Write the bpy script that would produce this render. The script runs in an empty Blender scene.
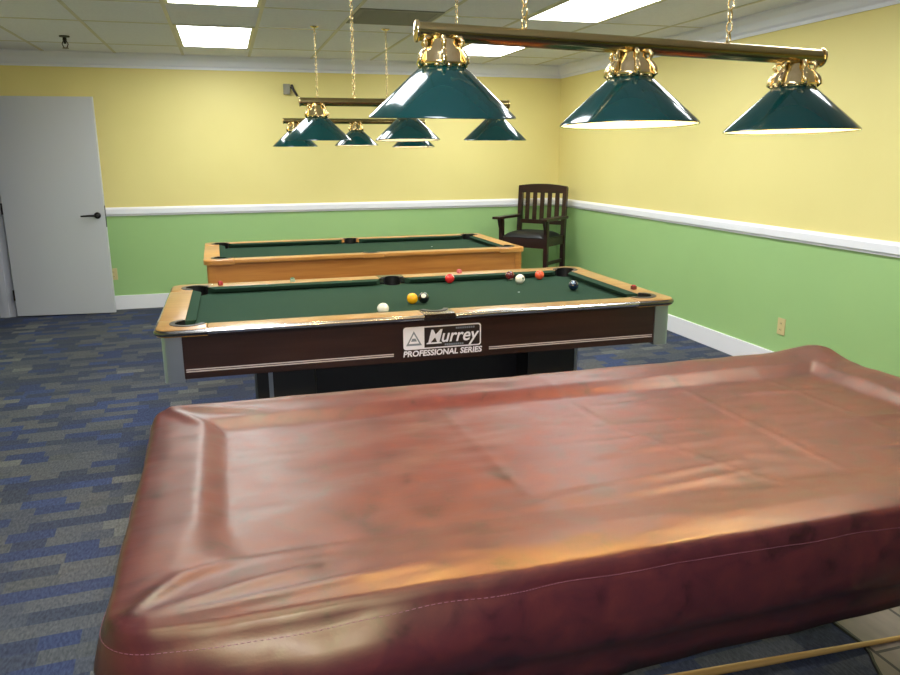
import bpy, bmesh, math, random
from mathutils import Vector, Matrix, noise
random.seed(7)
PI = math.pi
S = bpy.context.scene
C = S.collection

# ------------------------------------------------------------------ camera
F_PX, PITCH, YAW, ROLL, EYE = 758.5, 13.69, 16.16, -0.256, 1.52
pi_, ya, ro = (math.radians(v) for v in (PITCH, YAW, ROLL))
fw = Vector((math.sin(ya)*math.cos(pi_), math.cos(ya)*math.cos(pi_), -math.sin(pi_)))
rt = Vector((math.cos(ya), -math.sin(ya), 0)); up = rt.cross(fw)
r2 = rt*math.cos(ro) + up*math.sin(ro); u2 = -rt*math.sin(ro) + up*math.cos(ro)
cam = bpy.data.objects.new('camera', bpy.data.cameras.new('camera')); C.objects.link(cam)
M = Matrix((r2, u2, -fw)).transposed().to_4x4(); M.translation = (0, 0, EYE)
cam.matrix_world = M
cam.data.sensor_width = 36; cam.data.lens = F_PX/900*36; cam.data.clip_start = .02
S.camera = cam

# ------------------------------------------------------------------ light and exposure
S.view_settings.view_transform = 'Standard'; S.view_settings.look = 'None'
S.view_settings.gamma = 1; S.view_settings.use_curve_mapping = False
S.view_settings.exposure = 0.2
w = bpy.data.worlds.new('world'); S.world = w; w.use_nodes = True
w.node_tree.nodes['Background'].inputs[0].default_value = (.75, .82, 1, 1)
w.node_tree.nodes['Background'].inputs[1].default_value = .3
TROFFER_STRENGTH = 15.0
BULB_STRENGTH = 65.0; NEAR_BULB_STRENGTH = 330.0
fl = bpy.data.lights.new('camera_flash', 'AREA'); fl.shape = 'RECTANGLE'; fl.size = .05; fl.size_y = .03
fl.energy = 20; fl.color = (.84, .88, 1)
flo = bpy.data.objects.new('camera_flash', fl); C.objects.link(flo)
fm = M.copy(); fm.translation = Vector((0, 0, EYE)) + r2*.05 + u2*.035 - fw*.0
flo.matrix_world = fm

# ------------------------------------------------------------------ materials
def srgb(r, g, b):
    f = lambda c: (c/255/12.92) if c/255 <= .04045 else ((c/255+.055)/1.055)**2.4
    return (f(r), f(g), f(b), 1)
def mat(name, col=(.5, .5, .5, 1), rough=.5, metal=0, spec=.5, emit=None, estr=0, coat=0, coat_rough=.05):
    m = bpy.data.materials.new(name); m.use_nodes = True
    b = m.node_tree.nodes['Principled BSDF']
    b.inputs['Base Color'].default_value = col; b.inputs['Roughness'].default_value = rough
    b.inputs['Metallic'].default_value = metal; b.inputs['Specular IOR Level'].default_value = spec
    if coat: b.inputs['Coat Weight'].default_value = coat; b.inputs['Coat Roughness'].default_value = coat_rough
    if emit: b.inputs['Emission Color'].default_value = emit; b.inputs['Emission Strength'].default_value = estr
    return m
def nodes(m):
    t = m.node_tree
    return t, t.nodes['Principled BSDF'], (lambda k, **kw: mk(t, k, **kw))
def mk(t, kind, **kw):
    n = t.nodes.new(kind)
    for k, v in kw.items():
        if k.startswith('i_'): n.inputs[k[2:].replace('_', ' ')].default_value = v
        else: setattr(n, k, v)
    return n
def ramp(t, fac, stops, interp='LINEAR'):
    r = t.nodes.new('ShaderNodeValToRGB'); e = r.color_ramp.elements
    r.color_ramp.interpolation = interp
    while len(e) < len(stops): e.new(.5)
    for k, (p, c) in enumerate(stops): e[k].position = p; e[k].color = c
    t.links.new(fac, r.inputs[0]); return r.outputs[0]
def coords(t, kind='Object', scale=(1, 1, 1), rot=(0, 0, 0)):
    tc = t.nodes.new('ShaderNodeTexCoord'); mp = t.nodes.new('ShaderNodeMapping')
    mp.inputs['Scale'].default_value = scale; mp.inputs['Rotation'].default_value = rot
    t.links.new(tc.outputs[kind], mp.inputs[0]); return mp.outputs[0]
def noise_bump(m, scale, strength, dist=.002, detail=4):
    t, b, _ = nodes(m)
    n = mk(t, 'ShaderNodeTexNoise', i_Scale=scale, i_Detail=detail); t.links.new(coords(t), n.inputs['Vector'])
    bp = mk(t, 'ShaderNodeBump', i_Strength=strength, i_Distance=dist)
    t.links.new(n.outputs[0], bp.inputs['Height']); t.links.new(bp.outputs[0], b.inputs['Normal'])

def wall_mat():
    m = mat('wall_paint', rough=.55, spec=.35); t, b, _ = nodes(m)
    g = t.nodes.new('ShaderNodeNewGeometry'); s = t.nodes.new('ShaderNodeSeparateXYZ')
    t.links.new(g.outputs['Position'], s.inputs[0])
    lt = mk(t, 'ShaderNodeMath', operation='GREATER_THAN'); lt.inputs[1].default_value = .97
    t.links.new(s.outputs[2], lt.inputs[0])
    n = mk(t, 'ShaderNodeTexNoise', i_Scale=1.3, i_Detail=3); t.links.new(g.outputs['Position'], n.inputs['Vector'])
    y = ramp(t, n.outputs[0], [(.3, srgb(236, 220, 142)), (.7, srgb(240, 224, 148))])
    gr = ramp(t, n.outputs[0], [(.3, srgb(160, 197, 128)), (.7, srgb(164, 201, 132))])
    mx = mk(t, 'ShaderNodeMix', data_type='RGBA')
    t.links.new(lt.outputs[0], mx.inputs[0]); t.links.new(gr, mx.inputs[6]); t.links.new(y, mx.inputs[7])
    t.links.new(mx.outputs[2], b.inputs['Base Color'])
    n2 = mk(t, 'ShaderNodeTexNoise', i_Scale=220, i_Detail=2); t.links.new(g.outputs['Position'], n2.inputs['Vector'])
    bp = mk(t, 'ShaderNodeBump', i_Strength=.08, i_Distance=.001)
    t.links.new(n2.outputs[0], bp.inputs['Height']); t.links.new(bp.outputs[0], b.inputs['Normal'])
    return m
def carpet_mat():
    m = mat('carpet', rough=.95, spec=.1); t, b, _ = nodes(m)
    v = coords(t, rot=(0, 0, math.radians(-3)))
    br = mk(t, 'ShaderNodeTexBrick', i_Scale=1.0, i_Mortar_Size=0.0, i_Brick_Width=.18, i_Row_Height=.08,
            offset=.37, squash=.7, squash_frequency=3)
    br.inputs['Color1'].default_value = (0, 0, 0, 1); br.inputs['Color2'].default_value = (1, 1, 1, 1)
    t.links.new(v, br.inputs['Vector'])
    c = ramp(t, br.outputs['Color'], [(0, srgb(68, 73, 90)), (.16, srgb(84, 87, 95)), (.3, srgb(66, 74, 102)), (.45, srgb(92, 94, 98)),
             (.58, srgb(72, 76, 88)), (.7, srgb(94, 95, 97)), (.8, srgb(70, 80, 112)), (.88, srgb(88, 90, 92)), (.95, srgb(110, 110, 108))], 'CONSTANT')
    # woven streaks inside each stripe
    n = mk(t, 'ShaderNodeTexNoise', i_Scale=1.0, i_Detail=3)
    t.links.new(coords(t, scale=(120, 40, 1)), n.inputs['Vector'])
    mx = mk(t, 'ShaderNodeMix', data_type='RGBA', blend_type='MULTIPLY'); mx.inputs[0].default_value = .75
    t.links.new(c, mx.inputs[6])
    t.links.new(ramp(t, n.outputs[0], [(.3, (.55, .55, .6, 1)), (.7, (1.25, 1.25, 1.25, 1))]), mx.inputs[7])
    n3 = mk(t, 'ShaderNodeTexNoise', i_Scale=420, i_Detail=2); t.links.new(coords(t), n3.inputs['Vector'])
    mx2 = mk(t, 'ShaderNodeMix', data_type='RGBA', blend_type='MULTIPLY'); mx2.inputs[0].default_value = .5
    t.links.new(mx.outputs[2], mx2.inputs[6])
    t.links.new(ramp(t, n3.outputs[0], [(.3, (.5, .5, .5, 1)), (.7, (1.3, 1.3, 1.3, 1))]), mx2.inputs[7])
    t.links.new(mx2.outputs[2], b.inputs['Base Color'])
    bp = mk(t, 'ShaderNodeBump', i_Strength=.5, i_Distance=.003)
    t.links.new(n3.outputs[0], bp.inputs['Height']); t.links.new(bp.outputs[0], b.inputs['Normal'])
    return m
def wood_mat(name, dark, light, rough=.35, scale=(2, 26, 26), coat=.0, spec=.5):
    m = mat(name, rough=rough, spec=spec, coat=coat); t, b, _ = nodes(m)
    n = mk(t, 'ShaderNodeTexNoise', i_Scale=1.0, i_Detail=6, i_Distortion=.6)
    t.links.new(coords(t, scale=scale), n.inputs['Vector'])
    t.links.new(ramp(t, n.outputs[0], [(.3, dark), (.7, light)]), b.inputs['Base Color'])
    return m
def leather_mat():
    m = mat('burgundy_leatherette', rough=.40, spec=.58, coat=.05, coat_rough=.25); t, b, _ = nodes(m)
    b.inputs['Specular Tint'].default_value = (1, .76, .34, 1)
    v = coords(t)
    n = mk(t, 'ShaderNodeTexNoise', i_Scale=15.0, i_Detail=7, i_Roughness=.62, i_Distortion=.5); t.links.new(v, n.inputs['Vector'])
    c = ramp(t, n.outputs[0], [(.30, srgb(38, 15, 22)), (.44, srgb(66, 26, 34)), (.60, srgb(76, 30, 35)), (.75, srgb(86, 36, 37))])
    t.links.new(c, b.inputs['Base Color'])
    n2 = mk(t, 'ShaderNodeTexNoise', i_Scale=260, i_Detail=3); t.links.new(v, n2.inputs['Vector'])
    n4 = mk(t, 'ShaderNodeTexNoise', i_Scale=1.0, i_Detail=5); t.links.new(coords(t, scale=(5, 22, 10)), n4.inputs['Vector'])
    b1 = mk(t, 'ShaderNodeBump', i_Strength=.16, i_Distance=.006); t.links.new(n4.outputs[0], b1.inputs['Height'])
    b2 = mk(t, 'ShaderNodeBump', i_Strength=.12, i_Distance=.001); t.links.new(n2.outputs[0], b2.inputs['Height'])
    t.links.new(b1.outputs[0], b2.inputs['Normal']); t.links.new(b2.outputs[0], b.inputs['Normal'])
    t.links.new(ramp(t, n.outputs[0], [(.3, (.38, .38, .38, 1)), (.7, (.48, .48, .48, 1))]), b.inputs['Roughness'])
    return m
def felt_mat(name, c1, c2):
    m = mat(name, rough=.95, spec=.08); t, b, _ = nodes(m)
    n = mk(t, 'ShaderNodeTexNoise', i_Scale=300, i_Detail=3); t.links.new(coords(t), n.inputs['Vector'])
    t.links.new(ramp(t, n.outputs[0], [(.3, c1), (.7, c2)]), b.inputs['Base Color'])
    return m
def ceiling_mat():
    m = mat('ceiling_tile', rough=.9, spec=.1); t, b, _ = nodes(m)
    n = mk(t, 'ShaderNodeTexNoise', i_Scale=60, i_Detail=5); t.links.new(coords(t), n.inputs['Vector'])
    t.links.new(ramp(t, n.outputs[0], [(.3, srgb(220, 223, 240)), (.7, srgb(228, 231, 247))]), b.inputs['Base Color'])
    return m
def tile_mat():
    m = mat('beige_tile', rough=.5); t, b, _ = nodes(m)
    br = mk(t, 'ShaderNodeTexBrick', i_Scale=1.0, i_Mortar_Size=.006, i_Brick_Width=.46, i_Row_Height=.23, offset=.5)
    br.inputs['Color1'].default_value = srgb(122, 107, 96); br.inputs['Color2'].default_value = srgb(130, 115, 103)
    br.inputs['Mortar'].default_value = srgb(48, 40, 36)
    t.links.new(coords(t, rot=(0, 0, PI/2)), br.inputs['Vector']); 
    n = mk(t, 'ShaderNodeTexNoise', i_Scale=1.0, i_Detail=5); t.links.new(coords(t, scale=(25, 7, 1)), n.inputs['Vector'])
    mx = mk(t, 'ShaderNodeMix', data_type='RGBA', blend_type='MULTIPLY'); mx.inputs[0].default_value = .6
    t.links.new(br.outputs['Color'], mx.inputs[6])
    t.links.new(ramp(t, n.outputs[0], [(.3, (.75, .73, .7, 1)), (.7, (1.15, 1.15, 1.15, 1))]), mx.inputs[7])
    t.links.new(mx.outputs[2], b.inputs['Base Color']); return m
def spot_ball(name, col, spot, d, cosang, band=None):
    """ball paint with a white number disc (direction d) or a colour band"""
    m = mat(name, col, rough=.08, coat=.6); t, b, _ = nodes(m)
    tc = t.nodes.new('ShaderNodeTexCoord')
    nm = mk(t, 'ShaderNodeVectorMath', operation='NORMALIZE'); t.links.new(tc.outputs['Object'], nm.inputs[0])
    dp = mk(t, 'ShaderNodeVectorMath', operation='DOT_PRODUCT'); t.links.new(nm.outputs[0], dp.inputs[0])
    dp.inputs[1].default_value = Vector(d).normalized()
    gt = mk(t, 'ShaderNodeMath', operation='GREATER_THAN'); gt.inputs[1].default_value = cosang
    src = dp.outputs['Value']
    if band:
        ab = mk(t, 'ShaderNodeMath', operation='ABSOLUTE'); t.links.new(src, ab.inputs[0]); src = ab.outputs[0]
    t.links.new(src, gt.inputs[0])
    mx = mk(t, 'ShaderNodeMix', data_type='RGBA'); mx.inputs[6].default_value = col; mx.inputs[7].default_value = spot
    t.links.new(gt.outputs[0], mx.inputs[0]); t.links.new(mx.outputs[2], b.inputs['Base Color'])
    return m

WHITE = mat('white_trim_paint', srgb(246, 244, 246), .35)
JAMB = mat('grey_white_jamb_paint', srgb(206, 206, 212), .4)
DOORP = mat('door_paint', srgb(206, 206, 208), .4); noise_bump(DOORP, 60, .05)
WALL = wall_mat(); CARPET = carpet_mat(); CEIL = ceiling_mat()
GRID = mat('ceiling_grid_paint', srgb(196, 194, 186), .5)
DIFF = mat('light_diffuser', (1, 1, 1, 1), .5, emit=(.90, .95, 1, 1), estr=TROFFER_STRENGTH)
LFRAME = mat('light_frame_paint', srgb(205, 202, 180), .4)
BRASS = mat('polished_brass', (.90, .70, .36, 1), .14, 1)
BRASSD = mat('brushed_brass_bar', (.52, .40, .17, 1), .2, 1)
ENAMEL = mat('dark_green_enamel', (.0015, .042, .040, 1), .14, coat=.45, coat_rough=.03)
INNER = mat('white_shade_lining', srgb(245, 240, 225), .4)
BULB = mat('lit_bulb', (1, .95, .85, 1), .4, emit=(1, .76, .46, 1), estr=BULB_STRENGTH)
BULBN = mat('bright_lit_bulb', (1, .95, .85, 1), .4, emit=(1, .64, .22, 1), estr=NEAR_BULB_STRENGTH)
RAILTAN = wood_mat('tan_rail_laminate', srgb(150, 108, 56), srgb(176, 132, 74), .3, coat=.2)
OAK = wood_mat('honey_oak', srgb(176, 116, 50), srgb(206, 146, 76), .3, coat=.4)
OAKA = wood_mat('honey_oak_apron', srgb(170, 104, 42), srgb(198, 132, 60), .35, coat=.25)
WALNUT = wood_mat('dark_walnut', srgb(34, 21, 18), srgb(52, 33, 28), .3, coat=.15)
MAHOG = wood_mat('dark_mahogany', srgb(32, 12, 10), srgb(52, 20, 15), .3, scale=(8, 8, 30), coat=.3)
FELT = felt_mat('green_felt', srgb(36, 58, 44), srgb(44, 68, 52))
CHROME = mat('chrome_strip', (.86, .85, .83, 1), .16, 1)
CASTING = mat('dark_chrome_casting', (.20, .19, .18, 1), .22, 1)
ALU = mat('satin_aluminium', (.42, .45, .50, 1), .35, .9)
BLACK = mat('black_plastic', (.008, .008, .008, 1), .4)
BLACKWOOD = mat('black_laminate', (.010, .009, .009, 1), .45)
LEATHER = leather_mat()
THREAD = mat('tan_thread', srgb(120, 70, 76), .7)
DECAL = mat('white_decal', srgb(226, 224, 232), .45)
DECALD = mat('dark_decal', srgb(34, 24, 22), .4)
DECALG = mat('grey_decal', srgb(120, 128, 140), .45)
STRIPE = mat('silver_pinstripe', srgb(190, 178, 176), .4)
SEATM = mat('black_vinyl', (.012, .012, .013, 1), .38)
BEIGE = mat('beige_plastic', srgb(214, 196, 140), .4)
SLOT = mat('dark_slot', (.03, .025, .02, 1), .5)
BRONZE = mat('dark_bronze', (.035, .03, .028, 1), .35, .8)
MAPLE = wood_mat('maple_cue', srgb(196, 150, 84), srgb(216, 174, 108), .25, scale=(2, 60, 60), coat=.4)
VENT = mat('grey_vent', srgb(120, 120, 120), .6)
GREYP = mat('grey_plastic', srgb(150, 146, 128), .5)
TILE = tile_mat()

# ------------------------------------------------------------------ mesh helpers
def obj(name, bm, m, parent=None, smooth=False, label=None, angle=None):
    bmesh.ops.recalc_face_normals(bm, faces=bm.faces)
    me = bpy.data.meshes.new(name); bm.to_mesh(me); bm.free()
    o = bpy.data.objects.new(name, me); C.objects.link(o); me.materials.append(m)
    if smooth or angle:
        for p in me.polygons: p.use_smooth = True
        if angle: me.set_sharp_from_angle(angle=math.radians(angle))
    if parent: o.parent = parent
    if label: o['label'] = label
    return o
def tag(o, label, cat, group=None):
    o['label'] = label; o['category'] = cat
    if group: o['group'] = group
    return o
def thing(name, label, cat, loc=(0, 0, 0), rz=0, group=None):
    o = bpy.data.objects.new(name, None); C.objects.link(o); o.empty_display_size = .1
    o.location = loc; o.rotation_euler = (0, 0, rz)
    return tag(o, label, cat, group)
def struct(o, parent=None):
    if parent is None: o['kind'] = 'structure'
    return o
def box(bm, x0, x1, y0, y1, z0, z1, bev=0, mtx=None):
    r = bmesh.ops.create_cube(bm, size=1); v = r['verts']
    bmesh.ops.scale(bm, vec=(abs(x1-x0), abs(y1-y0), abs(z1-z0)), verts=v)
    bmesh.ops.translate(bm, vec=((x0+x1)/2, (y0+y1)/2, (z0+z1)/2), verts=v)
    if bev:
        e = list({e for q in v for e in q.link_edges})
        rr = bmesh.ops.bevel(bm, geom=e, offset=bev, segments=2, profile=.7, affect='EDGES')
        v = list({q for f in rr['faces'] for q in f.verts} | {q for q in v if q.is_valid})
    if mtx is not None: bmesh.ops.transform(bm, matrix=mtx, verts=v)
    return v
def B(*a, **k):
    bm = bmesh.new(); box(bm, *a, **k); return bm
def prism(bm, pts, z0, z1, bev=0):
    a = [bm.verts.new((x, y, z0)) for x, y in pts]; b = [bm.verts.new((x, y, z1)) for x, y in pts]
    n = len(pts)
    bm.faces.new(a[::-1]); ft = bm.faces.new(b)
    for i in range(n): bm.faces.new((a[i], a[(i+1) % n], b[(i+1) % n], b[i]))
    if bev:
        bmesh.ops.bevel(bm, geom=list(ft.edges), offset=bev, segments=3, profile=.6, affect='EDGES')
def lathe(bm, prof, seg=32, mtx=None, cap=False):
    rings = []
    for r, z in prof:
        rings.append([bm.verts.new((r*math.cos(2*PI*k/seg), r*math.sin(2*PI*k/seg), z)) for k in range(seg)])
    for a, b in zip(rings, rings[1:]):
        for k in range(seg): bm.faces.new((a[k], a[(k+1) % seg], b[(k+1) % seg], b[k]))
    if cap:
        bm.faces.new(rings[0]); bm.faces.new(rings[-1])
    if mtx is not None: bmesh.ops.transform(bm, matrix=mtx, verts=[v for r in rings for v in r])
def tube(bm, pts, rad, seg=8, closed=False, cap=True):
    pts = [Vector(p) for p in pts]; n = len(pts); rings = []
    prev = None
    for i, p in enumerate(pts):
        if closed: d = pts[(i+1) % n] - pts[i-1]
        else: d = pts[min(i+1, n-1)] - pts[max(i-1, 0)]
        d.normalize()
        if prev is None:
            a = Vector((0, 0, 1)) if abs(d.z) < .9 else Vector((1, 0, 0)); u = d.cross(a).normalized()
        else:
            u = (prev - d*prev.dot(d)).normalized()
        prev = u; v = d.cross(u)
        r = rad[i] if isinstance(rad, (list, tuple)) else rad
        rings.append([bm.verts.new(p + (u*math.cos(2*PI*k/seg) + v*math.sin(2*PI*k/seg))*r) for k in range(seg)])
    for i in range(n if closed else n-1):
        a, b = rings[i], rings[(i+1) % n]
        for k in range(seg): bm.faces.new((a[k], a[(k+1) % seg], b[(k+1) % seg], b[k]))
    if not closed and cap: bm.faces.new(rings[0][::-1]); bm.faces.new(rings[-1])
def text_bm(body, size, mtx, shear=0, offset=0, sx=1, depth=.0006):
    cu = bpy.data.curves.new('t', 'FONT'); cu.body = body; cu.size = size; cu.shear = shear; cu.offset = offset
    cu.extrude = depth; cu.align_x = 'CENTER'; cu.align_y = 'CENTER'; cu.resolution_u = 4
    o = bpy.data.objects.new('t', cu); C.objects.link(o)
    dg = bpy.context.evaluated_depsgraph_get(); me = bpy.data.meshes.new_from_object(o.evaluated_get(dg))
    bm = bmesh.new(); bm.from_mesh(me); bpy.data.objects.remove(o); bpy.data.curves.remove(cu); bpy.data.meshes.remove(me)
    bmesh.ops.transform(bm, matrix=mtx @ Matrix.Diagonal((sx, 1, 1, 1)), verts=bm.verts)
    return bm
def arc(cx, cy, r, a0, a1, n=12):
    return [(cx + r*math.cos(math.radians(a0+(a1-a0)*k/n)), cy + r*math.sin(math.radians(a0+(a1-a0)*k/n))) for k in range(n+1)]

# ------------------------------------------------------------------ room shell
XL, XR, YB, YF, H = -2.02, 3.65, 8.13, -6.5, 2.44
RB, RT, BT, CB = .93, 1.015, .142, 2.311
struct(obj('floor', B(-3.4, XR+.12, YF-.12, YB+.12, -.1, 0), CARPET))
ceil = struct(obj('ceiling', B(-3.4, XR+.12, YF-.12, YB+.12, H, H+.1), CEIL))
struct(obj('wall_back', B(-3.4, XR+.12, YB, YB+.12, 0, H), WALL))
struct(obj('wall_right', B(XR, XR+.12, YF, YB, 0, H), WALL))
struct(obj('wall_front', B(-3.4, XR+.12, YF-.12, YF, 0, H), WALL))
# left wall with the doorway in its far corner
DY0, DY1, DZ = 7.17, 8.07, 2.05
bm = bmesh.new(); box(bm, XL-.14, XL, YF, DY0, 0, H); box(bm, XL-.14, XL, DY0, YB, DZ, H); box(bm, XL-.14, XL, DY1, YB, 0, DZ)
struct(obj('wall_left', bm, WALL))
struct(obj('wall_hall', B(-3.5, -3.4, YF, YB, 0, H), WALL))
# baseboards
struct(obj('baseboard_back', B(XL, XR, YB-.016, YB, 0, BT, bev=.005), WHITE))
struct(obj('baseboard_right', B(XR-.016, XR, YF, YB-.016, 0, BT, bev=.005), WHITE))
struct(obj('baseboard_left', B(XL, XL+.016, YF, DY0-.08, 0, BT, bev=.005), WHITE))
# chair rail (profiled) and crown moulding, one piece per wall
def rail_prof(depth=.028):
    return [(0, RB), (depth*.5, RB), (depth*.6, RB+.012), (depth, RB+.02), (depth, RT-.02), (depth*.8, RT-.012), (depth*.5, RT-.004), (0, RT)]
def crown_prof():
    d = .07
    return [(0, CB), (.012, CB), (.014, CB+.02), (.03, CB+.035), (.045, CB+.075), (.062, CB+.10), (d, CB+.112), (d, H), (0, H)]
def mould(name, prof, p0, p1, n, m, ext0=0, ext1=0, mitre0=0, mitre1=0):
    bm = bmesh.new(); p0 = Vector(p0); p1 = Vector(p1); n = Vector(n); d = (p1-p0).normalized()
    a = [bm.verts.new(p0 + n*o + d*o*mitre0 + Vector((0, 0, z))) for o, z in prof]
    b = [bm.verts.new(p1 + n*o - d*o*mitre1 + Vector((0, 0, z))) for o, z in prof]
    k = len(prof)
    bm.faces.new(a); bm.faces.new(b[::-1])
    for i in range(k): bm.faces.new((a[i], a[(i+1) % k], b[(i+1) % k], b[i]))
    return struct(obj(name, bm, m))
CROWN = mat('crown_paint', srgb(232, 234, 244), .4)
mould('trim_1', rail_prof(), (XL+.02, YB, 0), (XR, YB, 0), (0, -1, 0), WHITE, mitre1=1)
mould('trim_2', rail_prof(), (XR, YF, 0), (XR, YB, 0), (-1, 0, 0), WHITE, mitre1=1)
mould('trim_3', crown_prof(), (XL, YB, 0), (XR, YB, 0), (0, -1, 0), CROWN, mitre0=1, mitre1=1)
mould('trim_4', crown_prof(), (XR, YF, 0), (XR, YB, 0), (-1, 0, 0), CROWN, mitre1=1)
mould('trim_5', crown_prof(), (XL, YF, 0), (XL, YB, 0), (1, 0, 0), CROWN, mitre1=1)
# door frame and leaf
bm = bmesh.new()
box(bm, XL-.14, XL+.004, DY1-.03, DY1, 0, DZ); box(bm, XL-.14, XL+.004, DY0, DY0+.03, 0, DZ); box(bm, XL-.14, XL+.004, DY0, DY1, DZ-.03, DZ)
box(bm, XL-.10, XL-.055, DY1-.042, DY1-.03, 0, DZ-.03); box(bm, XL, XL+.014, DY0-.07, DY0+.01, 0, DZ+.06, bev=.004)
box(bm, XL, XL+.014, DY0-.07, DY1+.055, DZ-.01, DZ+.07, bev=.004); box(bm, XL, XL+.014, DY1-.012, DY1+.055, 0, DZ+.06, bev=.004)
struct(obj('trim_6', bm, JAMB))
dl = bpy.data.objects.new('door_1', None); C.objects.link(dl); dl['kind'] = 'structure'
dl.location = (XL+.022, DY1-.025, 0); ang = math.atan2(7.965-8.045, .875); dl.rotation_euler = (0, 0, ang)
obj('door_leaf', B(0, .885, -.044, 0, .012, 2.035, bev=.002), DOORP, dl)
bm = bmesh.new(); hz = .955; hx = .82
lathe(bm, [(.004, -.008), (.030, -.006), (.032, 0), (.030, .01), (.012, .016), (.012, .05), (.004, .052)], 20,
      Matrix.Translation((hx, -.044, hz)) @ Matrix.Rotation(PI/2, 4, 'X'))
tube(bm, [(hx, -.09, hz), (hx-.03, -.094, hz+.001), (hx-.08, -.092, hz), (hx-.14, -.088, hz-.003)], [.011, .010, .009, .0075], 10)
obj('door_handle', bm, BRONZE, dl, angle=40)
obj('latch_plate', B(.884, .888, -.036, -.008, hz-.11, hz+.09), BRONZE, dl)
for z in (.215, 1.03, 1.84):
    bm = bmesh.new(); box(bm, -.012, .002, -.048, -.004, z-.05, z+.05)
    tube(bm, [(-.004, -.05, z-.052), (-.004, -.05, z+.052)], .008, 10)
    obj('hinge', bm, BRONZE, dl)

# ceiling grid: T-bars along and across, then lights and vent set in it
gx = [-2.13+.61*k for k in range(1, 10)]
gy = [7.45, 6.23, 5.40, 4.14, 3.23, 1.97, 1.06, -.16, -1.4]
bm = bmesh.new()
for x in [-1.51, -.90, -.30, .31, .91, 1.51, 2.10, 2.71, 3.31]: box(bm, x-.012, x+.012, YF, YB-.07, H-.004, H+.001)
for y in gy: box(bm, XL+.07, XR-.07, y-.012, y+.012, H-.0035, H+.001)
obj('ceiling_grid', bm, GRID, ceil)
LIGHTS = [(-.30, .31, 6.23, 7.45, 'fluorescent ceiling panel nearest the door and the back wall'),
          (-.30, .31, 4.14, 5.40, 'fluorescent ceiling panel cut by the top edge, in front of the one by the door'),
          (2.10, 2.71, 6.23, 7.45, 'fluorescent ceiling panel seen just below the left end of the near brass bar'),
          (2.10, 2.71, 4.14, 5.40, 'large bright fluorescent ceiling panel above the middle of the near brass bar'),
          (-.30, .31, 1.97, 3.23, 'fluorescent ceiling panel overhead on the left, above the frame'),
          (2.10, 2.71, 1.97, 3.23, 'fluorescent ceiling panel overhead on the right, above the frame'),
          (-.30, .31, -.16, 1.06, 'fluorescent ceiling panel above the viewer on the left')]
for x0, x1, y0, y1, lab in LIGHTS:
    t = thing('ceiling_light', lab, 'ceiling light', ((x0+x1)/2, (y0+y1)/2, H), 0, 'fluorescent panels in the tiled ceiling')
    a, b = (x1-x0)/2, (y1-y0)/2; bm = bmesh.new()
    for s in (-1, 1):
        box(bm, s*(a-.04), s*(a-.013), -b+.013, b-.013, -.006, -.0005); box(bm, -a+.04, a-.04, s*(b-.04), s*(b-.013), -.006, -.0005)
    obj('light_frame', bm, LFRAME, t)
    obj('diffuser', B(-a+.04, a-.04, -b+.04, b-.04, -.004, -.0005), DIFF, t)
vt = thing('ceiling_vent', 'grey louvred air vent in the ceiling beside the nearest hanging chain', 'vent', (1.21, 5.55, H))
bm = bmesh.new()
for s in (-1, 1): box(bm, s*.29, s*.25, -.29, .29, -.008, -.0005); box(bm, -.25, .25, s*.29, s*.25, -.008, -.0005)
obj('vent_frame', bm, VENT, vt)
bm = bmesh.new()
for k in range(12): box(bm, -.25, .25, -.235+k*.0425-.014, -.235+k*.0425+.014, -.006, -.001)
obj('louvre', bm, VENT, vt)
sp = thing('fire_sprinkler', 'small fire sprinkler head hanging from the ceiling above the door', 'sprinkler', (-1.15, 7.05, H))
bm = bmesh.new(); lathe(bm, [(.004, -.012), (.038, -.01), (.04, -.001), (.004, -.0005)], 20); obj('escutcheon', bm, BRONZE, sp, angle=40)
bm = bmesh.new(); lathe(bm, [(.014, -.01), (.016, -.035), (.011, -.04), (.009, -.06)], 12)
for s in (-1, 1): tube(bm, [(s*.012, 0, -.04), (s*.022, 0, -.062), (s*.012, 0, -.088), (0, 0, -.092)], .004, 6)
lathe(bm, [(.002, -.096), (.024, -.095), (.024, -.092), (.002, -.091)], 14); obj('sprinkler_body', bm, BRONZE, sp)
sn = thing('wall_sensor', 'small grey sensor box with a bracket high on the yellow back wall', 'sensor', (.66, YB, 2.14))
obj('sensor_box', B(-.035, .03, -.05, 0, -.045, .055, bev=.006), GREYP, sn)
bm = bmesh.new(); tube(bm, [(.05, -.012, .05), (.065, -.02, .0), (.10, -.03, -.06)], .012, 8); tube(bm, [(.03, -.02, .03), (.065, -.02, 0)], .006, 6)
obj('sensor_bracket', bm, BRONZE, sn)
def outlet(loc, rz, label):
    t = thing('wall_outlet', label, 'outlet', loc, rz)      # local -Y looks into the room
    obj('cover_plate', B(-.037, .037, -.006, 0, -.058, .058, bev=.002), BEIGE, t)
    for z in (-.022, .022):
        bm = bmesh.new(); lathe(bm, [(.016, 0), (.016, .003), (.002, .003)], 16, Matrix.Translation((0, -.006, z)) @ Matrix.Rotation(PI/2, 4, 'X'))
        r = obj('socket', bm, BEIGE, t)
        bm = bmesh.new(); box(bm, -.007, -.0045, -.0098, -.0088, z-.005, z+.005); box(bm, .0045, .007, -.0098, -.0088, z-.005, z+.005)
        obj('slot', bm, SLOT, r)
outlet((-1.13, YB, .36), 0, 'beige wall outlet low on the back wall beside the open white door')
outlet((XR, 4.30, .335), -PI/2, 'beige wall outlet on the green right wall above the covered table')
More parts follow.
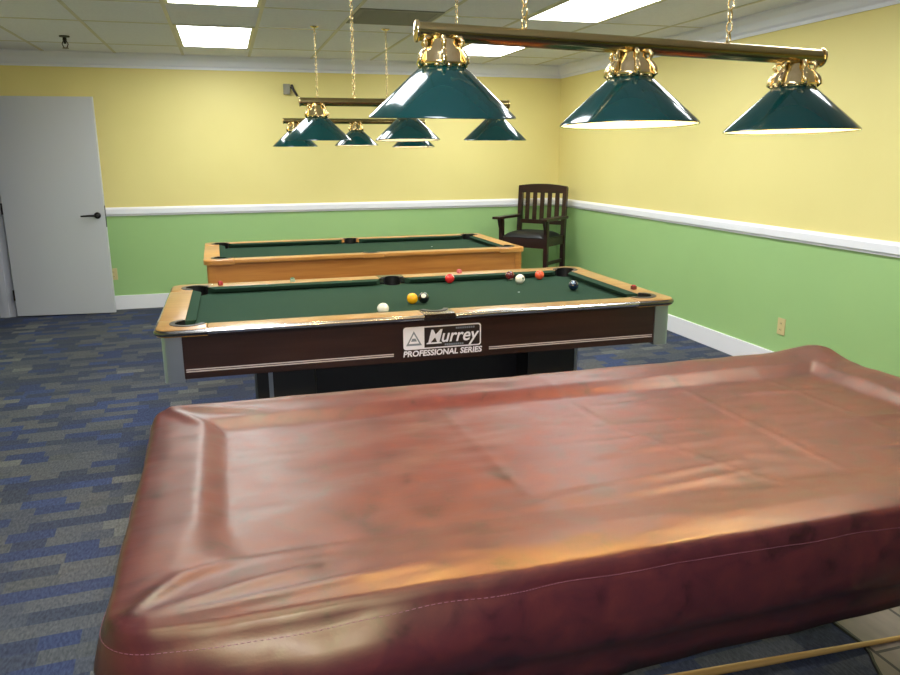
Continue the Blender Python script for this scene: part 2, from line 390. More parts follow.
# tiled patch of floor under the near table
bm = bmesh.new()
prism(bm, [(1.83, 2.1), (1.833, 1.75), (1.835, 1.66), (1.82, 1.61), (1.795, 1.57), (1.765, 1.51), (1.745, 1.4), (1.74, .5), (3.3, .5), (3.3, 2.1)], .0, .004)
struct(obj('floor_tile', bm, TILE))
bm = bmesh.new()
edge = [(1.83, 2.1), (1.833, 1.75), (1.835, 1.66), (1.82, 1.61), (1.795, 1.57), (1.765, 1.51), (1.745, 1.4), (1.74, .5)]
for (xa, ya_), (xb, yb_) in zip(edge, edge[1:]): tube(bm, [(xa, ya_, .003), (xb, yb_, .003)], .007, 6)
struct(obj('trim_7', bm, BLACK))

# ------------------------------------------------------------------ pool tables
def pool_table(label, loc, rz, L, W, zt, zb, rail_m, apron_m, cast_m, post_m, cush_m, style):
    t = thing('pool_table', label, 'pool table', loc, rz, None)
    a, b = L/2, W/2; rw, cw, cl = .112, .045, .21; pr, po = .062, .015; sr = .052; zbed = zt-.036; rb = .026
    for sy in (-1, 1):
        for sx in (-1, 1):
            bm = bmesh.new(); x0, x1 = sorted((sx*.075, sx*(a-cl))); y0, y1 = sorted((sy*(b-rw), sy*b))
            box(bm, x0, x1, y0, y1, zt-rb, zt, bev=.008); obj('rail', bm, rail_m, t, angle=50)
            # cushion with a nose, mitred at both pockets
            bm = bmesh.new(); xs0, xs1 = .075, a-rw-.075; ye = b-rw
            pa = [(xs0, ye, zt-.002), (xs0+.03, ye-cw, zt-.008), (xs0+.025, ye-cw+.012, zbed+.008), (xs0, ye, zbed)]
            pb = [(xs1, ye, zt-.002), (xs1-.04, ye-cw, zt-.008), (xs1-.035, ye-cw+.012, zbed+.008), (xs1, ye, zbed)]
            va = [bm.verts.new((sx*x, sy*y, z)) for x, y, z in pa]; vb = [bm.verts.new((sx*x, sy*y, z)) for x, y, z in pb]
            bm.faces.new(va); bm.faces.new(vb[::-1])
            for i in range(4): bm.faces.new((va[i], va[(i+1) % 4], vb[(i+1) % 4], vb[i]))
            obj('cushion', bm, cush_m, t)
    for sx in (-1, 1):
        x0, x1 = sorted((sx*(a-rw), sx*a)); obj('rail', B(x0, x1, -(b-cl), b-cl, zt-rb, zt, bev=.008), rail_m, t, angle=50)
        bm = bmesh.new(); ys = b-rw-.075; xe = a-rw
        pa = [(xe, -ys, zt-.002), (xe-cw, -ys+.04, zt-.008), (xe-cw+.012, -ys+.035, zbed+.008), (xe, -ys, zbed)]
        va = [bm.verts.new((sx*x, y, z)) for x, y, z in pa]; vb = [bm.verts.new((sx*x, -y, z)) for x, y, z in pa]
        bm.faces.new(va); bm.faces.new(vb[::-1])
        for i in range(4): bm.faces.new((va[i], va[(i+1) % 4], vb[(i+1) % 4], vb[i]))
        obj('cushion', bm, cush_m, t)
    pcx, pcy = a-rw-po, b-rw-po
    for sx in (-1, 1):
        for sy in (-1, 1):
            cr = .055
            pts = [(a-cl, b)] + arc(a-cr, b-cr, cr, 90, 0, 8) + [(a, b-cl), (a-rw, b-cl)] + arc(pcx, pcy, pr, -76, 166, 18) + [(a-cl, b-rw)]
            bm = bmesh.new(); prism(bm, [(sx*x, sy*y) for x, y in pts], zt-rb-.006, zt+.001, bev=.007)
            obj('corner_casting', bm, rail_m, t, angle=40)
            if style == 'murrey':
                e_ = [(a-cl-.002, b-.003)] + arc(a-cr, b-cr, cr-.003, 90, 0, 8) + [(a-.003, b-cl-.002)]
                bm = bmesh.new(); tube(bm, [(sx*x, sy*y, zt-.016) for x, y in e_], .0135, 14); obj('corner_strip', bm, CASTING, t, angle=50, label='dark chrome corner edging')
            bm = bmesh.new()
            lathe(bm, [(pr-.001, zbed+.002), (pr-.003, zbed-.06), (pr-.012, zbed-.10), (.004, zbed-.115)], 24, Matrix.Translation((sx*pcx, sy*pcy, 0)))
            ring = arc(pcx, pcy, pr+.016, -70, 160, 18) + arc(pcx, pcy, pr-.004, 166, -76, 18)
            prism(bm, [(sx*x, sy*y) for x, y in ring], zbed, zt+.004, bev=.003)
            obj('pocket', bm, BLACK, t)
    for sy in (-1, 1):
        pts = [(-.075, b), (.075, b), (.075, b-rw)] + arc(0, b-rw, sr, 0, 180, 14) + [(-.075, b-rw)]
        bm = bmesh.new(); prism(bm, [(x, sy*y) for x, y in pts], zt-rb-.002, zt+.001, bev=.004); obj('side_casting', bm, cast_m, t, angle=40)
        bm = bmesh.new()
        lathe(bm, [(sr-.001, zbed+.002), (sr-.003, zbed-.06), (sr-.01, zbed-.09), (.004, zbed-.10)], 24, Matrix.Translation((0, sy*(b-rw), 0)))
        ring = arc(0, b-rw, sr+.016, 6, 174, 14) + arc(0, b-rw, sr-.004, 180, 0, 14)
        prism(bm, [(x, sy*y) for x, y in ring], zbed, zt+.004, bev=.003); obj('pocket', bm, BLACK, t)
    # cloth bed, notched at the six pockets
    ax, by = a-rw, b-rw
    pts = arc(pcx, pcy, pr, -76, -194, 10) + arc(0, by, sr, 0, -180, 10)
    pts += [(-x, y) for x, y in arc(pcx, pcy, pr, -194, -76, 10)] + [(-x, -y) for x, y in arc(pcx, pcy, pr, -76, -194, 10)]
    pts += [(-x, -y) for x, y in arc(0, by, sr, 0, -180, 10)] + [(x, -y) for x, y in arc(pcx, pcy, pr, -194, -76, 10)]
    bm = bmesh.new(); prism(bm, pts, zbed-.03, zbed); obj('playing_bed', bm, FELT, t)
    bm = bmesh.new(); lathe(bm, [(.006, 0), (.006, .0006), (.0005, .0008)], 12, Matrix.Translation((L*.25, 0, zbed+.0002))); obj('foot_spot', bm, DECAL, t)
    # cabinet
    i = .028; za = zt-rb
    for sy in (-1, 1):
        y0, y1 = sorted((sy*(b-i), sy*(b-i-.03))); o = obj('apron', B(-(a-i-.03), a-i-.03, y0, y1, zb, za), apron_m, t)
        if sy < 0: front = o
    for sx in (-1, 1):
        x0, x1 = sorted((sx*(a-i), sx*(a-i-.03))); obj('apron', B(x0, x1, -(b-i-.03), b-i-.03, zb, za), apron_m, t)
    obj('cabinet_floor', B(-(a-i-.03), a-i-.03, -(b-i-.03), b-i-.03, zb+.01, zb+.03), BLACKWOOD, t)
    for sx in (-1, 1):
        for sy in (-1, 1):
            pw = .082 if style == 'murrey' else .06; ii = i-.008; q = .02
            pts = [(a-ii-pw, b-ii)] + arc(a-ii-q, b-ii-q, q, 90, 0, 6) + [(a-ii, b-ii-pw), (a-ii-.04, b-ii-pw), (a-ii-.04, b-ii-.04), (a-ii-pw, b-ii-.04)]
            bm = bmesh.new(); prism(bm, [(sx*x, sy*y) for x, y in pts], zb-.012, zt-rb-.004)
            obj('corner_post', bm, post_m, t, angle=40)
    if style == 'murrey':
        for sy in (-1, 1):
            bm = bmesh.new(); y = sy*b
            bm.free()
            for s in (-1, 1):
                bm = bmesh.new(); tube(bm, [(s*.076, y-sy*.003, zt-.014), (s*(a-cl+.004), y-sy*.003, zt-.014)], .0125, 16)
                obj('edge_strip', bm, CHROME, t, angle=50, label='bright chrome strip along the rail edge')
        for sx in (-1, 1):
            x = sx*(a-.003); bm = bmesh.new(); tube(bm, [(x, -(b-cl+.004), zt-.014), (x, b-cl+.004, zt-.014)], .0125, 16)
            obj('edge_strip', bm, CHROME, t, angle=50, label='bright chrome strip along the rail edge')
        for s in (-1, 1):
            x0, x1 = sorted((s*(a-.35), s*(a-.60))); obj('pedestal', B(s*.83, s*.55, -.32, .32, 0, zb+.01, bev=.01), BLACKWOOD, t)
        obj('crossbeam', B(-.55, .55, -.15, .15, .05, zb+.01), BLACKWOOD, t)
        obj('trim_strip', B(-.775, -.755, -.325, -.32, .02, zb), ALU, t)
        obj('trim_strip', B(.815, .832, -.325, -.32, .02, zb), ALU, t)
    else:
        for sx in (-1, 1):
            for sy in (-1, 1): obj('leg', B(sx*(a-.2)-.06, sx*(a-.2)+.06, sy*(b-.2)-.06, sy*(b-.2)+.06, 0, zb+.02, bev=.008), apron_m, t)
    return t, front, -(b-i)

# murrey-style table: x -.315..2.13, front y 3.31
T2C = (.911, 3.895, 0); T2L, T2W, T2Z = 2.47, 1.19, .80
t2, front, fy = pool_table('dark walnut pool table with balls on green cloth and a maker\'s logo on its front', T2C, math.radians(-.3), T2L, T2W, T2Z, .575,
                       RAILTAN, WALNUT, CASTING, ALU, FELT, 'murrey')
# logo and pinstripes on the front apron (child of the apron)
def face(x, z, d=.0004): return Matrix.Translation((x, fy-d, z)) @ Matrix.Rotation(PI/2, 4, 'X')
def rrect(x0, x1, z0, z1, r, n=5):
    return (arc(x1-r, z1-r, r, 90, 0, n) + arc(x1-r, z0+r, r, 0, -90, n) + arc(x0+r, z0+r, r, -90, -180, n) + arc(x0+r, z1-r, r, 180, 90, n))
def flat(bm, pts, y0, th):   # polygon in x,z on the apron face, th thick
    f = [bm.verts.new((x, y0-th, z)) for x, z in pts]; g = [bm.verts.new((x, y0, z)) for x, z in pts]; n = len(pts)
    bm.faces.new(f); bm.faces.new(g[::-1])
    for k in range(n): bm.faces.new((f[k], f[(k+1) % n], g[(k+1) % n], g[k]))
def ringflat(bm, outer, inner, y0, th):
    n = len(outer); vo = [bm.verts.new((x, y0-th, z)) for x, z in outer]; vi = [bm.verts.new((x, y0-th, z)) for x, z in inner]
    for k in range(n): bm.faces.new((vo[k], vo[(k+1) % n], vi[(k+1) % n], vi[k]))
lx0, lx1, lz0, lz1 = -.168, .209, .630, .738
bm = bmesh.new(); flat(bm, rrect(lx0, lx1, lz0, lz1, .014), fy, .0008); plate = obj('logo_plate', bm, DECAL, front, label='white outlined logo panel')
bm = bmesh.new()
pts = [(lx0+.1, lz1-.006)] + arc(lx1-.016, lz1-.016, .010, 90, 0, 5) + arc(lx1-.016, lz0+.016, .010, 0, -90, 5) + [(lx0+.1, lz0+.006)]
flat(bm, pts, fy-.0008, .0006); obj('logo_field', bm, DECALD, plate)
bm = bmesh.new(); cx, cz = lx0+.050, (lz0+lz1)/2-.003
tri = lambda s: [(cx-.038*s, cz-.028*s-.004), (cx+.038*s, cz-.028*s-.004), (cx, cz+.042*s-.004)]
ringflat(bm, tri(1), tri(.66), fy-.0008, .0006)
flat(bm, [(cx-.014, cz-.012), (cx+.014, cz-.012), (cx+.008, cz+.002), (cx-.008, cz+.002)], fy-.0008, .0006)
obj('triangle_emblem', bm, DECALG, plate, label='grey triangle emblem on the white square')
obj('logo_lettering', text_bm('Murrey', .088, face((lx0+.1+lx1)/2-.004, (lz0+lz1)/2+.001, .0016), shear=.28, offset=.0012, sx=.92), DECAL, plate, label='white slanted lettering reading Murrey')
bm = bmesh.new()
for k in range(9): box(bm, .085+k*.0105, .0925+k*.0105, fy-.0022, fy-.0014, lz1-.021, lz1-.012)
obj('logo_small_print', bm, DECALG, plate); bm = bmesh.new()
for k in range(9): box(bm, .030+k*.0105, .0375+k*.0105, fy-.0022, fy-.0014, lz0+.010, lz0+.019)
bm2 = bmesh.new(); flat(bm2, [(lx0+.108, lz0+.022), (lx0+.185, lz0+.022), (lx0+.180, lz0+.029), (lx0+.114, lz0+.029)], fy-.0014, .0006); obj('swash', bm2, DECAL, plate, label='white swash under the lettering')
obj('logo_small_print', bm, DECALG, plate)
obj('series_lettering', text_bm('PROFESSIONAL SERIES', .038, face((lx0+lx1)/2, .609, .0006), shear=.15, offset=.0010, sx=1.02), DECAL, front, label='white lettering reading PROFESSIONAL SERIES')
for x0, x1 in ((-(T2L/2-.11), -.215), (.250, T2L/2-.11)):
    for z in (.604, .613): obj('pinstripe', B(x0, x1, fy-.0008, fy, z, z+.005), STRIPE, front)

# oak table at the back
t1, _, _ = pool_table('honey oak pool table with bare green cloth, farthest from the viewer', (1.01, 6.08, 0), math.radians(.6), 2.40, 1.16, .80, .62,
                      OAK, OAKA, OAK, OAKA, FELT, 'oak')
# near table under the cover
t3, _, _ = pool_table('pool table hidden under the burgundy cover in the foreground', (.905, 1.655, 0), 0, 2.14, 1.00, .775, .60,
                      RAILTAN, WALNUT, CASTING, WALNUT, FELT, 'plain')

# ------------------------------------------------------------------ burgundy cover on the near table
CX, CY, CA, CBH = .905, 1.66, 1.125, .535
def seg_d(px, py, ax, ay, bx, by):
    dx, dy = bx-ax, by-ay; l2 = dx*dx+dy*dy; s = max(0, min(1, ((px-ax)*dx+(py-ay)*dy)/l2))
    return math.hypot(px-ax-s*dx, py-ay-s*dy), s
CREASE = [  # x0,y0,x1,y1,width,height  (folds of the vinyl, world metres)
    (.93, 2.13, .97, 1.75, .010, .0022), (.97, 1.75, 1.16, 1.30, .010, .0022), (.55, 2.14, .60, 1.25, .012, .0016),
    (1.34, 2.12, 1.36, 1.3, .010, .0022), (1.66, 2.1, 1.68, 1.25, .012, .002),
    (1.00, 2.05, 1.42, 2.04, .010, .003), (1.02, 1.92, 1.26, 1.93, .010, .003), (.92, 1.76, 1.22, 1.74, .009, .003),
    (.86, 1.66, 1.20, 1.66, .009, .003), (.84, 1.58, 1.15, 1.59, .010, .003), (.82, 1.42, 1.16, 1.46, .010, .004),
    (.80, 1.36, 1.15, 1.40, .012, .004), (1.5, 1.9, 1.75, 1.86, .012, .003), (1.55, 1.62, 1.9, 1.6, .014, .004), (1.5, 1.45, 1.72, 1.40, .012, .004),
    (-.20, 1.16, -.12, 1.26, .016, .007), (-.12, 1.26, -.03, 1.31, .016, .007), (-.05, 1.30, .22, 1.33, .018, .004), (-.19, 1.15, .10, 1.23, .014, .006), (-.17, 1.14, .30, 1.18, .012, .005),
    (-.20, 2.16, -.10, 2.04, .016, .007), (-.19, 2.17, .05, 2.10, .016, .008), (-.2, 2.18, .3, 2.15, .014, .004),
    (.1, 1.75, .75, 1.95, .05, .004), (.0, 1.45, .6, 1.72, .06, .005), (.2, 1.30, .9, 1.42, .04, .004), (.1, 1.95, .6, 2.02, .03, .003)]
def cover_z(x, y):
    lx, ly = x-CX, y-CY
    d = min(CA-abs(lx), CBH-abs(ly))
    front = max(0, min(1, (-ly-.2)/.2))
    s = max(0, min(1, (d-.11+.05*front)/(.075+.12*front))); s = s*s*(3-2*s)
    z = .812 - .022*s
    e = max(0, 1-d/.05); z -= .004*e*e
    for ax, ay, bx, by, w_, h in CREASE:
        q, tt = seg_d(x, y, ax, ay, bx, by)
        if q < 3*w_: z += h*math.exp(-(q/w_)**2)*(.35+.65*math.sin(PI*min(1, max(0, tt*.9+.05))))
    z += .0035*noise.noise(Vector((x*3.2, y*6.5, 1.7))) + .0018*noise.noise(Vector((x*9, y*24, 4.1)))
    # bunched cloth standing up at the far right corner
    z += .022*math.exp(-((x-2.03)/.16)**2 - ((y-2.17)/.10)**2)
    z += .012*math.exp(-((y-2.19)/.09)**2)
    z += .012*math.exp(-((x-2.0)/.05)**2 - ((y-1.75)/.25)**2)
    return z
def axis(n, dense):
    out = []
    for k in range(n+1):
        u = -1+2*k/n; out.append(u*(1-dense) + dense*math.sin(u*PI/2))
    return out
NX, NY = 200, 110; us, vs = axis(NX, .25), axis(NY, .25); CR = .07
bm = bmesh.new(); gv = []
for v in vs:
    row = []
    for u in us:
        lx, ly = CA*u, CBH*v
        if abs(lx) > CA-CR and abs(ly) > CBH-CR:
            p, q = (abs(lx)-CA+CR)/CR, (abs(ly)-CBH+CR)/CR
            p, q = p*math.sqrt(1-q*q/2), q*math.sqrt(1-p*p/2)
            lx, ly = math.copysign(CA-CR+p*CR, lx), math.copysign(CBH-CR+q*CR, ly)
        row.append(bm.verts.new((CX+lx, CY+ly, cover_z(CX+CA*u, CY+CBH*v))))
    gv.append(row)
for j in range(NY):
    for i in range(NX): bm.faces.new((gv[j][i], gv[j][i+1], gv[j+1][i+1], gv[j+1][i]))
loop = gv[0][:-1] + [gv[j][NX] for j in range(NY)] + gv[NY][:0:-1] + [gv[j][0] for j in range(NY, 0, -1)]
nl = len(loop); base = [v.co.copy() for v in loop]
PROF = [(.007, -.0025), (.014, -.009), (.018, -.020), (.020, -.028), (.0205, -.033), (.0225, -.038), (.026, -.055), (.029, -.085), (.028, -.12), (.022, -.150), (.010, -.172), (-.010, -.188), (-.026, -.210), (-.036, -.24), (-.040, -.268)]
nrm = []
for k in range(nl):
    d = base[(k+1) % nl]-base[k-1]; nrm.append(Vector((d.y, -d.x, 0)).normalized())
for _ in range(6): nrm = [(nrm[k-1]+nrm[k]*2+nrm[(k+1) % nl]).normalized() for k in range(nl)]
def skirt_pt(k, o, dz, f):
    p = base[k]; zz = (p.z*.35+.80*.65 if dz < -.05 else p.z) + dz
    amp = .013*f
    if dz < -.14: zz -= .028*max(0, min(1, (1.55-p.x)/.9))*(-dz-.14)/.128
    s = noise.noise(Vector((p.x*2.6, p.y*2.6, dz*5)))*amp + noise.noise(Vector((p.x*9, p.y*9, dz*14+3)))*amp*.45
    if p.y < 1.3:       # baggy fold at the front left
        t_ = max(0, min(1, (-dz-.022)/.065)); s += .036*t_*(1 if dz > -.10 else max(0, 1+(dz+.10)/.09))*math.exp(-((p.x-.13)/.30)**2)
    q = p + nrm[k]*(o+s); return Vector((q.x, q.y, zz + .006*noise.noise(Vector((p.x*5, p.y*5, 8)))*f))
prev = loop
for j, (o, dz) in enumerate(PROF):
    f = min(1, j/4)
    ring = [bm.verts.new(skirt_pt(k, o, dz, f)) for k in range(nl)]
    for k in range(nl): bm.faces.new((prev[k], prev[(k+1) % nl], ring[(k+1) % nl], ring[k]))
    prev = ring
cover = obj('table_cover', bm, LEATHER, smooth=True)
cover.modifiers.new('thickness', 'SOLIDIFY').thickness = .0015
tag(cover, 'large burgundy leatherette cover draped over the pool table in the foreground', 'table cover')
# seam with stitches just below the top edge, front and left
bm = bmesh.new(); acc = 0
ring = [skirt_pt(k, PROF[4][0], PROF[4][1], 1) + nrm[k]*.0012 for k in range(nl)]
for k in range(nl):
    a_, b_ = ring[k], ring[(k+1) % nl]; L_ = (b_-a_).length; n_ = max(1, round(L_/.008))
    for q in range(n_):
        s0, s1 = q/n_, (q+.6)/n_
        tube(bm, [a_.lerp(b_, s0), a_.lerp(b_, s1)], .0007, 4)
obj('seam_stitching', bm, THREAD, cover)

# ------------------------------------------------------------------ hanging billiard lights
def place_mesh_lamp(bar_len):
    """meshes shared by the three fixtures"""
    bm = bmesh.new()
    lathe(bm, [(.0205, -bar_len/2), (.0205, bar_len/2)], 28, Matrix.Rotation(PI/2, 4, 'Y'))
    return bm
def shade_bm():
    bm = bmesh.new(); lathe(bm, [(.050, .112), (.054, .110), (.1695, .004), (.1705, 0), (.1690, -.001), (.1675, .001)], 56); return bm
def lining_bm():
    bm = bmesh.new(); lathe(bm, [(.1675, .001), (.0525, .107), (.044, .1105), (.01, .1105)], 56); return bm
def holder_bm():
    bm = bmesh.new()
    lathe(bm, [(.004, .112), (.052, .1125), (.058, .118), (.054, .124), (.050, .140), (.044, .152), (.036, .160), (.034, .168), (.020, .174), (.004, .176)], 32)
    for k in range(6):
        a = k*PI/3+.3; ca, sa = math.cos(a), math.sin(a)
        prof = [(.026, .174), (.046, .172), (.050, .162), (.044, .151), (.052, .141), (.058, .131), (.062, .119), (.054, .113)]
        tube(bm, [(r*ca, r*sa, z) for r, z in prof], [.004, .005, .006, .0045, .006, .007, .006, .004], 8)
    for k in range(12):
        a = k*PI/6; v = bmesh.ops.create_icosphere(bm, subdivisions=1, radius=.007)['verts']
        bmesh.ops.translate(bm, verts=v, vec=(.052*math.cos(a), .052*math.sin(a), .114))
    return bm
def chain_bm(h):
    bm = bmesh.new(); n = max(3, int(h/.026)); st = h/n
    for i in range(n):
        a = (i % 2)*PI/2+.4; zc = st*(i+.5); r, hl = .0075, st*.5+.001
        pts = []
        for k in range(14):
            th = 2*PI*k/14; x = r*math.cos(th); z = (hl-r*.2)*math.sin(th)
            pts.append((x*math.cos(a), x*math.sin(a), zc+z))
        tube(bm, pts, .0023, 5, closed=True)
    return bm
def cap_bm(s):
    bm = bmesh.new(); lathe(bm, [(.004, -.003), (.0235, -.003), (.0245, 0), (.0235, .003), (.016, .005), (.002, .0065)], 24,
                            Matrix.Rotation(s*PI/2, 4, 'Y')); return bm
MS, ML, MH = shade_bm(), lining_bm(), holder_bm()
def billiard_light(label, x, y, z, tilt, yaw, length, xs, zs, tilts, bulbs, chains):
    t = thing('billiard_light', label, 'billiard light', (x, y, z), 0, 'brass billiard lights over the tables')
    rot = Matrix.Rotation(yaw, 4, 'Z') @ Matrix.Rotation(tilt, 4, 'Y')
    bar = obj('bar', place_mesh_lamp(length), BRASSD, t, angle=40); bar.matrix_local = rot
    for s in (-1, 1):
        c = obj('end_cap', cap_bm(s), BRASS, bar, angle=50); c.location = (s*length/2, 0, 0)
    for k, xo in enumerate(chains):
        zb = -math.tan(tilt)*xo + .018
        c = obj('chain', chain_bm(H-z-zb-.012), BRASS, t, smooth=True); c.location = (xo, 0, zb)
        bm = bmesh.new(); lathe(bm, [(.004, -.012), (.014, -.012), (.03, -.004), (.032, -.0005), (.004, -.0005)], 20)
        cn = obj('ceiling_hook', bm, BRASS, c, angle=50); cn.location = (0, 0, H-z-zb)
    for k, (xo, zo) in enumerate(zip(xs, zs)):
        s = obj('shade', MS.copy(), ENAMEL, t, angle=50, label='dark green cone shade')
        s.location = (xo, 0, zo-z); s.rotation_euler = (tilts[k], 0, 0)
        obj('lining', ML.copy(), INNER, s, smooth=True, label='white inside of the shade')
        hd = obj('shade_holder', MH.copy(), BRASS, s, smooth=True, label='ornate brass fitter')
        bm = bmesh.new(); lathe(bm, [(.004, .020), (.018, .024), (.028, .038), (.030, .052), (.024, .070), (.014, .084), (.013, .108)], 20)
        obj('bulb', bm, bulbs, s, smooth=True)
    return t
billiard_light('near brass bar with three green shades, hanging over the covered table', .983, 1.76, 1.772, .024, 0, 1.095,
               (-.489, -.007, .474), (1.598, 1.585, 1.571), (.045, -.028, -.022), BULBN, (-.29, .262))
billiard_light('middle brass bar with three green shades, hanging over the dark walnut table', .942, 4.02, 1.772, 0, 0, 1.11,
               (-.473, -.003, .482), (1.585, 1.585, 1.585), (.02, -.03, .02), BULB, (-.28, .266))
billiard_light('farthest brass bar with three green shades, hanging over the oak table', 1.005, 6.08, 1.760, 0, 0, 1.10,
               (-.468, .004, .46), (1.572, 1.578, 1.566), (.015, -.02, -.03), BULB, (-.285, .255))
for b_ in (MS, ML, MH): b_.free()

# ------------------------------------------------------------------ mission armchair in the corner
ch = thing('wooden_armchair', 'tall dark mahogany slat-back armchair with black seat in the far corner', 'chair', (3.145, 7.67, 0), math.radians(-51))
W2, D0, D1 = .272, -.195, .235; SZ, AZ, TZ = .655, .845, 1.165
def slantbox(bm, x0, x1, ylo, yhi, t_, z0, z1, bev=.004):
    pts = [(x0, ylo, z0), (x1, ylo, z0), (x1, ylo+t_, z0), (x0, ylo+t_, z0)]; up_ = [(x, y+(yhi-ylo), z1) for x, y, _ in pts]
    a_ = [bm.verts.new(p) for p in pts]; b_ = [bm.verts.new(p) for p in up_]
    bm.faces.new(a_[::-1]); bm.faces.new(b_)
    for i in range(4): bm.faces.new((a_[i], a_[(i+1) % 4], b_[(i+1) % 4], b_[i]))
for s in (-1, 1):
    obj('leg', B(s*W2-.022, s*W2+.022, D0, D0+.045, 0, AZ-.02, bev=.004), MAHOG, ch)
    bm = bmesh.new(); slantbox(bm, s*W2-.022, s*W2+.022, D1-.045, D1-.045, .045, 0, SZ); slantbox(bm, s*W2-.022, s*W2+.022, D1-.045, D1-.010, .045, SZ, TZ-.01)
    obj('leg', bm, MAHOG, ch)
    obj('armrest', B(s*(W2+.01)-.045, s*(W2+.01)+.045, D0-.085, D1-.01, AZ-.02, AZ+.008, bev=.006), MAHOG, ch)
    bm = bmesh.new()
    pr_ = [(D0-.002, AZ-.02), (D0-.048, AZ-.02), (D0-.035, AZ-.07), (D0-.012, AZ-.13), (D0-.002, AZ-.16)]
    va = [bm.verts.new((s*W2-.012, y, z)) for y, z in pr_]; vb = [bm.verts.new((s*W2+.012, y, z)) for y, z in pr_]
    bm.faces.new(va); bm.faces.new(vb[::-1])
    for i in range(5): bm.faces.new((va[i], va[(i+1) % 5], vb[(i+1) % 5], vb[i]))
    obj('corbel', bm, MAHOG, ch)
    obj('seat_rail', B(s*W2-.014, s*W2+.014, D0+.045, D1-.045, SZ-.10, SZ-.01), MAHOG, ch)
    for z in (.16, .36): obj('stretcher', B(s*W2-.010, s*W2+.010, D0+.045, D1-.045, z, z+.035), MAHOG, ch)
obj('seat_rail', B(-W2+.022, W2-.022, D0+.008, D0+.034, SZ-.12, SZ-.01), MAHOG, ch)
obj('seat_rail', B(-W2+.022, W2-.022, D1-.04, D1-.015, SZ-.10, SZ-.01), MAHOG, ch)
obj('stretcher', B(-W2+.022, W2-.022, D0+.01, D0+.035, .22, .26), MAHOG, ch)
bm = bmesh.new(); n = 14; g = []
for j in range(n+1):
    for i in range(n+1):
        u, v = -1+2*i/n, -1+2*j/n; h = (1-u**4)*(1-v**4)
        g.append(bm.verts.new((u*(W2-.024), (D0+D1)/2-.004+v*.206, SZ-.012+.058*h**.5)))
for j in range(n):
    for i in range(n): a0 = j*(n+1)+i; bm.faces.new((g[a0], g[a0+1], g[a0+n+2], g[a0+n+1]))
ex = bmesh.ops.extrude_face_region(bm, geom=list(bm.faces))
for v in ex['geom']:
    if isinstance(v, bmesh.types.BMVert): v.co.z = SZ-.02
obj('seat_cushion', bm, SEATM, ch, smooth=True, label='padded black seat')
yb = lambda z: D1-.045 + .035*(z-SZ)/(TZ-.01-SZ)
bm = bmesh.new()      # arched top rail
N = 12; ra = []
for k in range(N+1):
    x = -W2-.02+(2*W2+.04)*k/N; zt_ = TZ+.022*(1-(2*k/N-1)**2); y = yb(TZ-.04)-.002
    ra.append([bm.verts.new((x, y, TZ-.075)), bm.verts.new((x, y+.004, zt_)), bm.verts.new((x, y+.036, zt_)), bm.verts.new((x, y+.032, TZ-.075))])
for p_, q_ in zip(ra, ra[1:]):
    for i in range(4): bm.faces.new((p_[i], p_[(i+1) % 4], q_[(i+1) % 4], q_[i]))
bm.faces.new(ra[0][::-1]); bm.faces.new(ra[-1]); obj('top_rail', bm, MAHOG, ch)
obj('back_rail', B(-W2+.022, W2-.022, yb(.76)+.008, yb(.76)+.034, .755, .80), MAHOG, ch)
for k in range(5):
    x = -W2+(k+1)*2*W2/6; bm = bmesh.new(); slantbox(bm, x-.024, x+.024, yb(.79)+.014, yb(TZ-.07)+.012, .012, .79, TZ-.07); obj('back_slat', bm, MAHOG, ch)

# ------------------------------------------------------------------ balls, chalk, cue
ZB = T2Z-.036; R = .0286
def ball(x, y, m, label, group=None):
    bm = bmesh.new(); bmesh.ops.create_uvsphere(bm, u_segments=28, v_segments=18, radius=R)
    o = obj('billiard_ball', bm, m, smooth=True); o.location = (x, y, ZB+R+.0003); return tag(o, label, 'billiard ball', 'balls on the dark walnut table')
cream = srgb(238, 232, 208)
ball(.687, 3.526, mat('cue_ball', cream, .08, coat=.6), 'white cue ball near the front rail, left of the yellow ball')
ball(.883, 3.74, mat('yellow_ball', srgb(242, 176, 18), .08, coat=.6), 'yellow ball touching the black ball in front of the logo')
ball(.942, 3.737, spot_ball('black_ball', srgb(14, 14, 18), cream, (-.2, -.75, .55), .90), 'black ball with a white spot beside the yellow ball')
ball(1.243, 4.29, spot_ball('red_ball', srgb(206, 36, 40), srgb(236, 200, 190), (.8, -.2, .6), .88), 'bright red ball by the back rail, right of the side pocket')
ball(1.622, 4.285, spot_ball('maroon_ball', srgb(88, 22, 26), cream, (.2, -.2, -.9), .72), 'dark maroon striped ball just left of the white ball by the back rail')
ball(1.635, 4.149, spot_ball('white_striped_ball', cream, srgb(90, 110, 90), (.3, -.8, .2), .965), 'cream white ball near the right end, between maroon and orange balls')
ball(1.803, 4.254, mat('orange_ball', srgb(232, 84, 48), .08, coat=.6), 'orange red ball near the right end by the back rail')
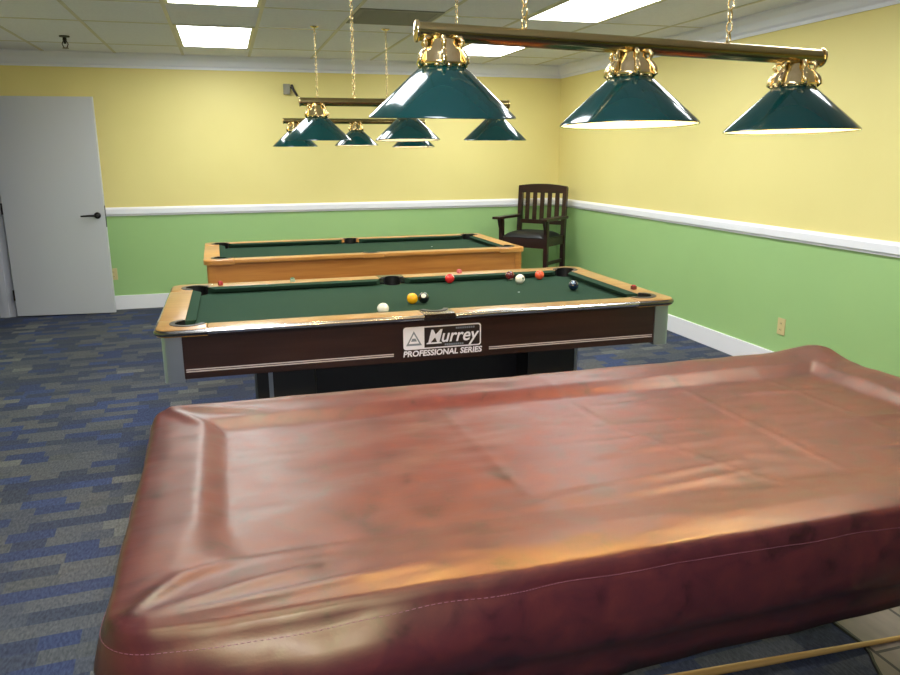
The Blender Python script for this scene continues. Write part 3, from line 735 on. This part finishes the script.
ball(1.838, 3.847, spot_ball('navy_ball', srgb(14, 30, 52), srgb(150, 170, 190), (-.4, -.5, .7), .95), 'dark navy ball alone near the right rail')
def chalk(x, y, body, topm, label, rz):
    t = thing('chalk_cube', label, 'chalk', (x, y, T2Z+.0005), rz, 'chalk cubes on the rails')
    obj('wrapper', B(-.0115, .0115, -.0115, .0115, 0, .018, bev=.001), body, t)
    bm = bmesh.new(); lathe(bm, [(.0112, .0185), (.0112, .0225), (.007, .021), (.001, .0195)], 14); obj('chalk_top', bm, topm, t)
CW = mat('red_wrapper', srgb(168, 52, 52), .6); CG = mat('pale_green_wrapper', srgb(170, 190, 160), .6); CBR = mat('maroon_wrapper', srgb(110, 50, 40), .6)
CT = mat('chalk_red', srgb(190, 70, 66), .9); CTG = mat('chalk_green', srgb(60, 120, 84), .9); CTP = mat('chalk_pink', srgb(206, 110, 116), .9)
chalk(-.065, 4.42, CW, CT, 'red chalk cube on the back rail near its left end', .3)
chalk(.335, 4.42, CG, CTG, 'pale green chalk cube on the back rail, left of the side pocket', .1)
chalk(1.345, 4.43, CTP, CTP, 'pink chalk cube on the back rail behind the bright red ball', .5)
chalk(2.075, 3.60, CBR, CT, 'maroon chalk cube on the right end rail', .2)
cue = thing('pool_cue', 'light maple pool cue lying on the floor under the covered table', 'cue', (0, 0, 0))
p0, p1 = Vector((.74, 1.69, .0153)), Vector((2.16, 1.632, .0105))
bm = bmesh.new(); tube(bm, [p0.lerp(p1, s) for s in (0, .25, .5, .75, 1)], [.0148, .0140, .0118, .0085, .0062], 14); obj('shaft', bm, MAPLE, cue, angle=50)
d = (p1-p0).normalized()
bm = bmesh.new(); tube(bm, [p1, p1+d*.022], .0063, 12); obj('ferrule', bm, DECAL, cue)
bm = bmesh.new(); tube(bm, [p1+d*.022, p1+d*.032], .006, 12); obj('cue_tip', bm, mat('blue_leather_tip', srgb(40, 70, 120), .8), cue)
bm = bmesh.new(); tube(bm, [p0-d*.015, p0], .0146, 14); obj('bumper', bm, BLACK, cue)
